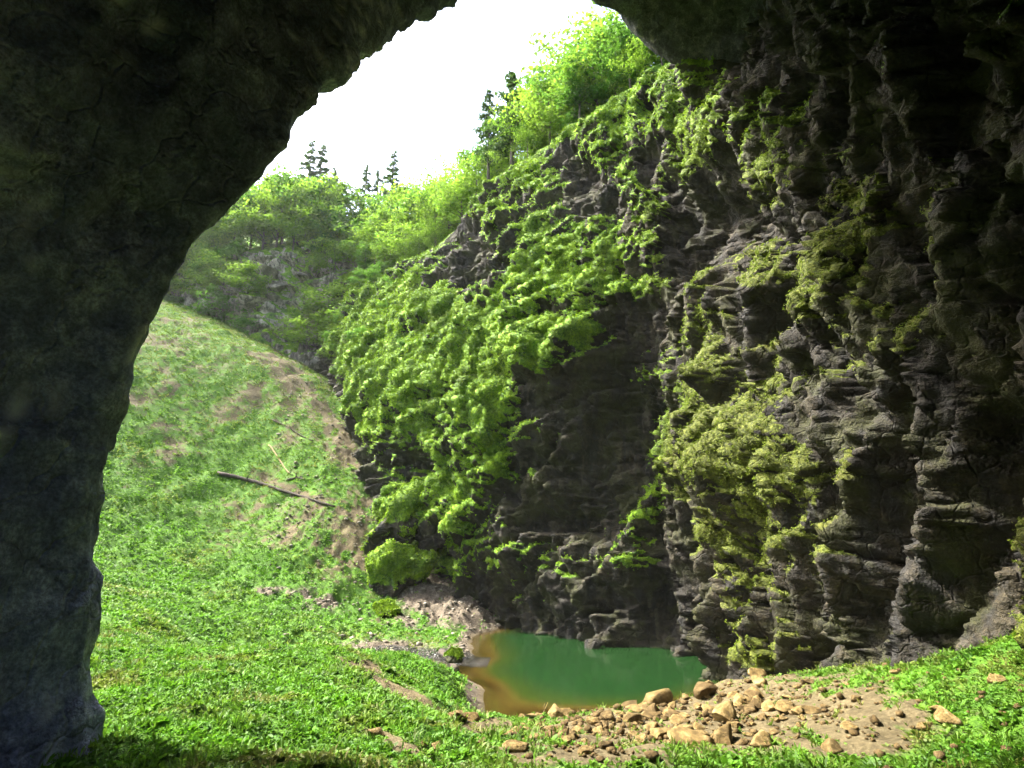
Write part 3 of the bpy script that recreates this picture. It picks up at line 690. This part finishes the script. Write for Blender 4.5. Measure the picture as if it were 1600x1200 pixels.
scatter_stones('rubble', P[k_], np.minimum(0.04 + RNG.exponential(0.06, k_.sum()), 0.28), 'fine tan rubble filling the bank between the larger stones', M_stone)
n = 11000; qx = RNG.uniform(404, 780, n); Yr = RNG.uniform(44, 100, n); x = (qx - 800) / 920 * Yr; z = ground_h(x, Yr); P = v3(x, Yr, z); tf, gv, wt = ground_masks(P)
k_ = (RNG.random(n) < np.clip(gv * 0.9 + (1 - tf) * 0.6 + 0.03, 0, 1)) & (z > 0.05)
M_grey = stone_mat('grey_scree', (0.06, 0.054, 0.045), (0.16, 0.147, 0.12), (0.32, 0.30, 0.26))
scatter_stones('scree', P[k_], np.minimum(0.05 + RNG.exponential(0.07, k_.sum()), 0.5), 'grey scree scattered over the slope, stream bed and gravel cone', M_grey, 9)

# mossy blocks at the cliff foot
def mossy_block(px, py, Y, wpx, hpx, seed, label, rz, flat=0.6, shear=0.0):
    P = at(px, py, Y); r = wpx / FPX * Y * 0.56; hh = hpx / FPX * Y
    import bmesh
    rg = np.random.default_rng(seed); bm = bmesh.new(); bmesh.ops.create_icosphere(bm, subdivisions=5, radius=1.0)
    v = np.array([q.co[:] for q in bm.verts]); f = np.array([[w.index for w in q.verts] for q in bm.faces]); bm.free()
    for i in range(12):
        n_ = rg.normal(size=3); n_ /= np.linalg.norm(n_); d = rg.uniform(0.4, 0.75); e = v @ n_ - d; v = v - np.maximum(e, 0)[:, None] * n_ * 0.97
    nz = v / np.linalg.norm(v, axis=1)[:, None]
    v = v * np.array([r, r * flat, hh / 1.6]); v = v + nz * (min(0.7, 0.22 * r) * fbm(v / (0.55 * r + 0.2) + seed, 5))[:, None]; v[:, 0] += shear * v[:, 2]
    c, s_ = math.cos(rz), math.sin(rz); R_ = np.array([[c, s_, 0], [-s_, c, 0], [0, 0, 1]]); v = v @ R_
    mo = sstep(0.25, 0.6, 0.46 + 0.6 * nz[:, 2] + 0.3 * fbm(v / 1.2, 3))
    fa_, _, _ = worley2(np.stack([v[:, 0] / 0.6 + v[:, 1] / 0.9, v[:, 2] / 0.6], -1)); v = v + nz * (mo * 0.22 * (1 - fa_))[:, None]
    me = new_mesh('mossy_boulder', v, None, f, attrs={'moss': mo, 'warm': np.full(len(v), 0.15)})
    o = link('mossy_boulder', me, M_cliff); o.location = P
    tag(o, label, 'boulder')
    sel = RNG.choice(len(v), 1500, p=mo / mo.sum()); nr = nz[sel] * 0.7 + np.array([0, 0, 0.4]); nr /= np.linalg.norm(nr, axis=1)[:, None]
    mt = tufts('moss_cover', v[sel], nr, np.full(1500, min(0.004 * Y, 0.10 * r)), 4, np.clip(0.55 + 0.4 * fbm(v[sel], 2), 0, 1), np.full(1500, 0.1), M_moss, 1.0, 0.55)
    c_ = link('moss_cover', mt, M_moss, o); c_['kind'] = 'stuff'
    return o
mossy_block(628, 812, 68, 88, 165, 11, 'tall leaning slab covered in smooth bright moss at the cliff foot', 0.5, 0.55, 0.32)
mossy_block(622, 905, 65.5, 110, 90, 12, 'low broad mossy block below the tall leaning slab', 0.3, 0.6, 0.2)
mossy_block(690, 815, 68.5, 75, 90, 13, 'rough mossy block beside the tall leaning slab at the cliff foot', 0.2, 0.7, 0.2)
mossy_block(735, 855, 68, 75, 110, 14, 'dark mossy block overhanging the gravel cone', 0.9, 0.7, -0.1)
mossy_block(711, 1024, 41.5, 26, 15, 15, 'small moss topped boulder at the shallow edge of the pool', 0.2, 0.8)
mossy_block(607, 953, 61, 56, 22, 16, 'flat mossy rock between the slope and the gravel cone', 0.0, 0.8)
# pale rocks fallen on the far cliff
def pale_block(px, py, Y, wpx, hpx, seed, label, rot):
    me = rock_mesh(seed, 3, 14, (1, 0.8, hpx / wpx), 'pale_boulder', attrs=True)
    o = link('pale_boulder', me, M_pale); r = wpx / FPX * Y * 0.55; fx_, fy_ = proj(PF1); k_ = int(np.argmin((fx_ - px) ** 2 + (fy_ - py - hpx * 0.5) ** 2)); o.location = PF1.reshape(-1, 3)[k_] + NF.reshape(-1, 3)[k_] * r * 0.6; o.scale = (r, r, r); o.rotation_euler = rot
    tag(o, label, 'boulder')
pale_block(420, 420, 97, 60, 34, 41, 'large pale angular rock under the trees on the far cliff', (0.2, 0.5, 0.3))
pale_block(440, 448, 95, 42, 20, 42, 'pale wedge shaped rock below the large angular rock', (0.1, -0.5, 0.8))
pale_block(468, 430, 97, 36, 18, 43, 'small pale slab beside the dark crack on the far cliff', (0.1, 0.4, 0.2))
pale_block(494, 366, 104, 30, 10, 44, 'thin pale slab sticking out under the trees', (0.1, 0.35, 0.1))
st_ = at(930, 1000, 53.0)
me = rock_mesh(55, 4, 12, (1, 0.8, 1.0), 'shore_rock', attrs=True); o = link('shore_rock', me, M_cliff); o.location = (st_[0], st_[1], -0.5); o.scale = (1.0, 1.0, 1.2)
tag(o, 'small grey rock standing out of the pool against the dark cliff', 'rock')

# ------------------------------------------------------------------ dead wood
def tube(name, pts, rad0, rad1, mat, sides=9, rough=0.15, parent=None, seed=0):
    pts = np.array(pts, float); n = len(pts); tg = np.gradient(pts, axis=0); tg /= np.linalg.norm(tg, axis=1)[:, None]; t, b = frames(tg)
    for i in range(1, n):
        if (t[i] * t[i - 1]).sum() < 0: t[i] *= -1; b[i] *= -1
    a = np.linspace(0, 2 * math.pi, sides, endpoint=False); r = np.linspace(rad0, rad1, n)
    rr = r[:, None] * (1 + rough * fbm(v3(np.arange(n)[:, None] * 0.7, np.cos(a)[None] * 1.3 + seed, np.sin(a)[None] * 1.3), 2))
    V_ = pts[:, None, :] + (t[:, None, :] * np.cos(a)[None, :, None] + b[:, None, :] * np.sin(a)[None, :, None]) * rr[..., None]
    i, j = np.meshgrid(np.arange(n - 1), np.arange(sides), indexing='ij'); j2 = (j + 1) % sides
    Q = np.stack([i * sides + j, i * sides + j2, (i + 1) * sides + j2, (i + 1) * sides + j], -1).reshape(-1, 4)
    V_ = np.concatenate([V_.reshape(-1, 3), pts[:1], pts[-1:]]); c0 = n * sides
    T = [(c0, (k + 1) % sides, k) for k in range(sides)] + [(c0 + 1, (n - 1) * sides + k, (n - 1) * sides + (k + 1) % sides) for k in range(sides)]
    if name is None: return V_, Q, np.array(T)
    return link(name, new_mesh(name, V_, Q, T), mat, parent)
def ground_line(pxs, lift, n=14):
    """a line lying on the ground through picture points (px, py)"""
    W = []
    for px, py in pxs:
        Y = ray_ground(px, py); W.append(((px - 800) * Y / (FPX * CT - (600 - py) * ST), Y))
    W = np.array(W); t = np.linspace(0, len(W) - 1, n); x = np.interp(t, np.arange(len(W)), W[:, 0]); y = np.interp(t, np.arange(len(W)), W[:, 1])
    z = ground_h(x, y); z = np.convolve(np.pad(z, 2, 'edge'), np.ones(5) / 5, 'valid')
    return v3(x, y, z + lift)
def log(name, pxs, r0, r1, mat, label, cat='log', twigs=()):
    L = ground_line(pxs, r0 * 0.7); L[0] -= 0 ; e = bpy.data.objects.new(name, None); COL.objects.link(e); e.location = L[0]
    tag(e, label, cat); Lr = L - L[0]
    tube('stem', Lr, r0, r1, mat, parent=e)
    for f, dx, dy, dz, r in twigs:
        k = int(f * (len(Lr) - 1)); p = Lr[k]; d = np.array([dx, dy, dz])
        tube('twig', [p, p + d * 0.4 + np.array([0, 0, 0.1]), p + d], r, r * 0.3, mat, 6, parent=e)
    return e
log('fallen_log', [(340, 738), (404, 757), (460, 776), (522, 800)], 0.27, 0.14, M_log, 'long dark fallen trunk lying across the grass slope', twigs=[(0.3, 0.8, -0.6, 0.9, 0.1), (0.7, 0.5, 0.8, 0.8, 0.08)])
log('fallen_branch', [(420, 695), (436, 718), (453, 743)], 0.11, 0.08, M_stick, 'thin straight yellowish branch lying above the dark trunk on the slope', 'branch')
log('dead_branch', [(448, 752), (466, 748), (476, 751)], 0.16, 0.08, M_log, 'short dark forked dead branch near the end of the thin branch', 'branch', twigs=[(0.4, 0.3, -0.5, 1.0, 0.08), (0.6, 0.8, 0.5, 0.8, 0.08), (0.5, -0.6, 0.3, 0.7, 0.07)])
log('fallen_branch', [(424, 655), (455, 672), (490, 694)], 0.14, 0.07, M_log, 'slender grey branch lying high up on the slope', 'branch')
log('sunken_log', [(690, 1024), (702, 1037), (713, 1052)], 0.3, 0.24, M_log, 'short dark log at the shallow pool edge by the mossy boulder')
sy = 33.2; b0 = at(846, 1121, sy); b0[2] = float(ground_h(b0[0], sy)) - 0.05; o = bpy.data.objects.new('stick', None); COL.objects.link(o); o.location = b0
tag(o, 'thin pale stick standing aslant at the waterline among the stones', 'stick')
tube('stem', [(0, 0, 0), (0.16, 0, 0.35), (0.36, 0.05, 0.72)], 0.03, 0.015, M_stick, 6, parent=o); tube('twig', [(0.16, 0, 0.35), (0.14, 0.0, 0.55), (0.2, 0, 0.7)], 0.015, 0.008, M_stick, 5, parent=o)

# ------------------------------------------------------------------ trees
def leaf_cards(cen, size, rng, up=0.3, wid=0.55):
    n = len(cen); d = rng.normal(size=(n, 3)); d[:, 2] = d[:, 2] * 0.5 - 0.1; d /= np.linalg.norm(d, axis=1)[:, None]
    s = np.cross(d, rng.normal(size=(n, 3)) * 0.6 + np.array([0, 0, 1.0])); s /= np.linalg.norm(s, axis=1)[:, None]
    sz = size * rng.uniform(0.6, 1.3, n); up_ = np.cross(s, d)
    p0 = cen - d * (sz * 0.5)[:, None]; tip = cen + d * (sz * 0.5)[:, None] - up_ * (sz * 0.12)[:, None]
    return np.stack([p0, cen + s * (sz * wid * 0.5)[:, None], tip, cen - s * (sz * wid * 0.5)[:, None]], 1)
def broadleaf(seed, h, w, nleaf, lsize, bare=0.25, light=0.5):
    rng = np.random.default_rng(seed)
    VV, QQ, TT, k = [], [], [], 0
    def add(pts, r0, r1, sides=7):
        nonlocal k
        v, q_, t = tube(None, pts, r0, r1, None, sides, 0.1, seed=seed); VV.append(v); QQ.append(q_ + k); TT.append(t + k); k += len(v)
    r = 0.013 * h + 0.04; bend = rng.normal(0, 0.05 * h, 2)
    trunk = np.array([(bend[0] * t * t, bend[1] * t * t, h * 0.92 * t - 0.4) for t in np.linspace(0, 1, 9)]); add(trunk, r, r * 0.18)
    ends = []
    nb = 17
    for i in range(nb):
        t = bare + (0.97 - bare) * (i + rng.random()) / nb; base = np.array([np.interp(t, np.linspace(0, 1, 9), trunk[:, j]) for j in range(3)])
        a = rng.uniform(0, 6.28); env = math.sin(math.pi * min(1, max(0.08, (t - bare) / (1 - bare) * 0.86 + 0.16))) ** 0.7
        ln = w * 0.5 * env * rng.uniform(0.65, 1.15); d = np.array([math.cos(a), math.sin(a), rng.uniform(0.15, 0.75)])
        mid = base + d * ln * 0.5 + np.array([0, 0, 0.1 * ln]); end = base + d * ln; add([base, mid, end], r * 0.4 * (1.1 - t), 0.02, 5)
        for f in (0.55, 0.8, 1.0):
            p = base + (end - base) * f; ends.append((p, ln * 0.30 + 0.35)); 
            e2 = p + rng.normal(0, 0.33, 3) * ln; ends.append((e2, ln * 0.26 + 0.3)); add([p, (p + e2) / 2 + np.array([0, 0, 0.1]), e2], 0.03, 0.01, 4)
    ends.append((trunk[-1], 0.9)); C, tone = [], []
    per = nleaf // len(ends)
    for p, rr in ends:
        q_ = rng.normal(size=(per, 3)); q_ /= np.linalg.norm(q_, axis=1)[:, None]; q_ *= (rng.random(per) ** 0.45)[:, None] * np.array([1.25, 1.25, 0.62]) * rr
        C.append(p + q_); tone.append(np.clip(rng.normal(light, 0.26) + 0.14 * rng.normal(size=per), 0, 1))
    C = np.concatenate(C); tone = np.concatenate(tone); L = leaf_cards(C, lsize, rng)
    tm = new_mesh('trunk', np.concatenate(VV), np.concatenate(QQ), np.concatenate(TT)); tm.materials.append(M_bark)
    lm = new_mesh('crown', L.reshape(-1, 3), np.arange(len(L) * 4).reshape(-1, 4), attrs={'tone': np.repeat(tone, 4), 'warm': np.zeros(len(L) * 4)}, smooth=False)
    return tm, lm
def conifer(seed, h, w, nleaf, lsize, bare=0.12, droop=0.25):
    rng = np.random.default_rng(seed); trunk = [(0, 0, h * t - 0.4) for t in np.linspace(0, 1, 8)]
    v, q_, t_ = tube(None, trunk, 0.012 * h + 0.04, 0.02, None, 7, 0.08); VV, QQ, TT, k = [v], [q_], [t_], len(v); C = []
    nb = int(h * 4.2)
    for i in range(nb):
        t = bare + (0.99 - bare) * i / nb; z = h * t - 0.4; ln = w * 0.5 * (1 - t) ** 0.75 * rng.uniform(0.5, 1.15) + 0.15; a = rng.uniform(0, 6.28); d = np.array([math.cos(a), math.sin(a), -droop * rng.uniform(0.3, 1.5)])
        b = np.array([0, 0, z]); v, q_, t2 = tube(None, [b, b + d * ln * 0.5 + np.array([0, 0, 0.04 * ln]), b + d * ln], 0.035, 0.01, None, 4, 0.05); VV.append(v); QQ.append(q_ + k); TT.append(t2 + k); k += len(v)
        m = max(4, int(nleaf / nb * (ln / (w * 0.28)))); f = rng.random(m) ** 0.7
        C.append(b + d * (ln * f)[:, None] + rng.normal(0, 0.13, (m, 3)) * np.array([ln, ln, 0.5 * ln + 0.3]) * (0.4 + 0.6 * f)[:, None])
    C = np.concatenate(C); L = leaf_cards(C, lsize, rng, wid=0.4); tone = np.clip(0.5 + 0.3 * rng.normal(size=len(C)), 0, 1)
    tm = new_mesh('trunk', np.concatenate(VV), np.concatenate(QQ), np.concatenate(TT)); tm.materials.append(M_bark)
    lm = new_mesh('crown', L.reshape(-1, 3), np.arange(len(L) * 4).reshape(-1, 4), attrs={'tone': np.repeat(tone, 4), 'warm': np.zeros(len(L) * 4)}, smooth=False); lm.materials.append(M_needle)
    return tm, lm
BROAD = []
for i in range(6):
    tm, lm = broadleaf(20 + i, 12, (8, 9.5, 7, 10, 8.5, 6.5)[i], 4200, 0.52, (0.22, 0.12, 0.3, 0.1, 0.18, 0.3)[i], (0.45, 0.62, 0.4, 0.7, 0.55, 0.5)[i]); lm.materials.append((M_leafA, M_leafB)[i % 2]); BROAD.append((tm, lm))
CONI = [conifer(50 + i, 16, (5, 6, 4.4)[i], 4200, 0.46, (0.1, 0.3, 0.08)[i]) for i in range(3)]
def rim_base(px_target, d, su=su):
    """a place on the wooded slope d metres behind the rim whose foot is seen at px_target"""
    j = int(np.argmin(np.abs(dd - d))); p = cap[:, j, :]; qx, qy = proj(p); ok = p[:, 1] > 42
    i = int(np.argmin(np.where(ok, np.abs(qx - px_target), 1e9))); return p[i]
def tree(kind, P, h, label, group=None, rz=None, wide=1.0, cat='tree', name=None):
    tm, lm = kind; base_h = 16.0 if kind in CONI else 12.0; s = h / base_h
    e = bpy.data.objects.new(name or ('conifer_tree' if kind in CONI else 'broadleaf_tree'), None); COL.objects.link(e); e.location = P; e.rotation_euler = (0, 0, random.uniform(0, 6.28) if rz is None else rz); e.scale = (s * wide, s * wide, s)
    link('trunk', tm, None, e); link('crown', lm, None, e)
    return tag(e, label, cat, group)
GR = 'trees along the rim of the chasm'
LB = 'sunlit yellow green broadleaf tree on the wooded rim of the chasm'
for px, d, h, ki, lab in [(985,2,11,0,None),(965,5,14,2,None),(935,3,13,1,None),(1012,2,7,3,None),(1035,1.5,6,5,None),(905,1.5,10,0,'dark green broadleaf tree leaning at the rim above the mossy cliff'),(885,5,15,4,None),(945,9,16,3,None),(915,9,15,1,None),
     (860,2,11,3,None),(840,5,14,5,None),(825,1,6,1,None),(745,2,12,3,None),(722,1,10,1,None),(700,4,15,3,None),(680,1.5,12,1,None),(655,4,16,4,None),(672,8,17,5,None),(705,9,16,0,None),(635,1.5,12,3,None),
     (610,3,15,5,None),(585,1.5,13,1,None),(560,4,16,4,None),(590,8,18,2,None),(625,9,18,1,None),(540,2,14,3,None),(520,5,15,0,None),(870,9,16,1,None),(795,3,9,3,None),(775,7,13,4,None),(640,0.6,6,3,None),(600,0.6,7,1,None),(570,0.6,6,0,None),(680,0.6,5,3,None),(655,0.6,5,1,None),(545,0.6,6,3,None)]:
    if px > 850: l2, g2 = 'tall bright green broadleaf tree on the rim next to the cave roof', 'rim trees next to the cave roof'
    elif px > 730: l2, g2 = 'pale green broadleaf tree on the rim beside the dark conifers', 'rim trees beside the dark conifers'
    elif d < 1: l2, g2 = 'low leafy tree overhanging the edge of the gully below taller trees', 'low trees on the gully edge'
    else: l2, g2 = 'yellow green broadleaf tree in the dense wood above the gully', 'trees in the wood above the gully'
    tree(BROAD[ki], rim_base(px, d), h, lab or l2, None if lab else g2, wide=random.uniform(1.0, 1.3))
tree(CONI[1], rim_base(762, 1.5), 22, 'tall dark conifer with bare lower trunk on the rim of the chasm')
tree(CONI[1], rim_base(800, 2), 21, 'bushy dark conifer next to the tall one with bare lower trunk', wide=1.5)
for px, d, h in [(605, 9, 32), (560, 9, 33), (582, 13, 30), (835, 9, 18)]:
    tree(CONI[random.choice((0, 2))], rim_base(px, d), h, 'pale hazy conifer standing behind the broadleaf trees', 'hazy conifers behind the rim')
# trees on the far cliff
def far_base(px_target, d):
    j = int(np.argmin(np.abs(ddf - d))); p = capf[:, j, :]; qx, qy = proj(p); ok = p[:, 1] > 80
    i = int(np.argmin(np.where(ok, np.abs(qx - px_target), 1e9))); return p[i]
for px, d, h, ki in [(500,0.7,11,0),(480,1.5,13,1),(455,0.7,12,3),(430,1.5,14,3),(410,0.7,13,1),(390,2,14,4),(360,1,14,0),(330,3,14,2),(300,1,13,1),(270,2,14,3),(240,1,13,4),(210,2,14,0),(465,6,15,4),(440,6,15,0),(505,5,15,5),(490,9,16,2),(525,8,15,1),(415,8,16,5)]:
    tree(BROAD[ki], far_base(px, d), h * 1.35, 'bright green broadleaf tree crowding the top of the pale far cliff', 'trees on the far cliff')
for px, d, h in [(485, 8, 33), (508, 8, 27), (470, 11, 31)]:
    tree(CONI[0], far_base(px, d), h, 'tall pale conifer fading in the light above the far cliff', 'hazy conifers on the far cliff')
# bushes hanging on the far cliff and in the gully
def shrub(P, h, label, ki=3, wide=1.6):
    return tree(BROAD[ki], P, h, label, 'bushes on the far cliff' if 'far' in label else 'bushes in the gully', wide=wide, cat='bush', name='bush')
rgb = random.Random(5)
for i in range(60):
    a = int(rgb.uniform(0.05, 0.5) * NUF); b = int((0.5 + 0.5 * rgb.random() ** 0.6) * 0.99 * NVF); bx_, by_ = proj(PF1[a, b])
    if 395 < bx_ < 490 and 360 < by_ < 520: continue
    shrub(PF1[a, b] - NF[a, b] * 0.3, rgb.uniform(5, 10), 'leafy green bush clinging to the pale far cliff', rgb.choice((0, 1, 3)))
selb = np.argwhere((cpx > 505) & (cpx < 640) & (cpy > 400) & (cpy < 570) & (N1[..., 2] > 0.1))
for i in range(18):
    a, b = selb[rgb.randrange(len(selb))]; shrub(P2[a, b] - N0[a, b] * 0.2, rgb.uniform(1.8, 3.6), 'small dark green bush growing in the shaded gully wall', rgb.choice((0, 2, 4)))

# ------------------------------------------------------------------ haze
if HAZE_DENSITY > 0:
    lo = np.array([-170, -40, -8.0]); hi = np.array([80, 235, 150.0])
    c = np.array([[(lo, hi)[i][0], (lo, hi)[j][1], (lo, hi)[k][2]] for i in (0, 1) for j in (0, 1) for k in (0, 1)])
    q = [(0, 1, 3, 2), (4, 6, 7, 5), (0, 4, 5, 1), (2, 3, 7, 6), (0, 2, 6, 4), (1, 5, 7, 3)]
    n = NT('haze_air'); pv = n.n('ShaderNodeVolumePrincipled'); pv.inputs['Color'].default_value = (0.93, 0.96, 1, 1); pv.inputs['Density'].default_value = HAZE_DENSITY; pv.inputs['Anisotropy'].default_value = 0.3
    n.l(pv.outputs[0], n.out.inputs['Volume'])
    hz = link('haze', new_mesh('haze', c, q, smooth=False), n.m); tag(hz, 'thin bright haze filling the chasm', 'haze', kind='stuff')
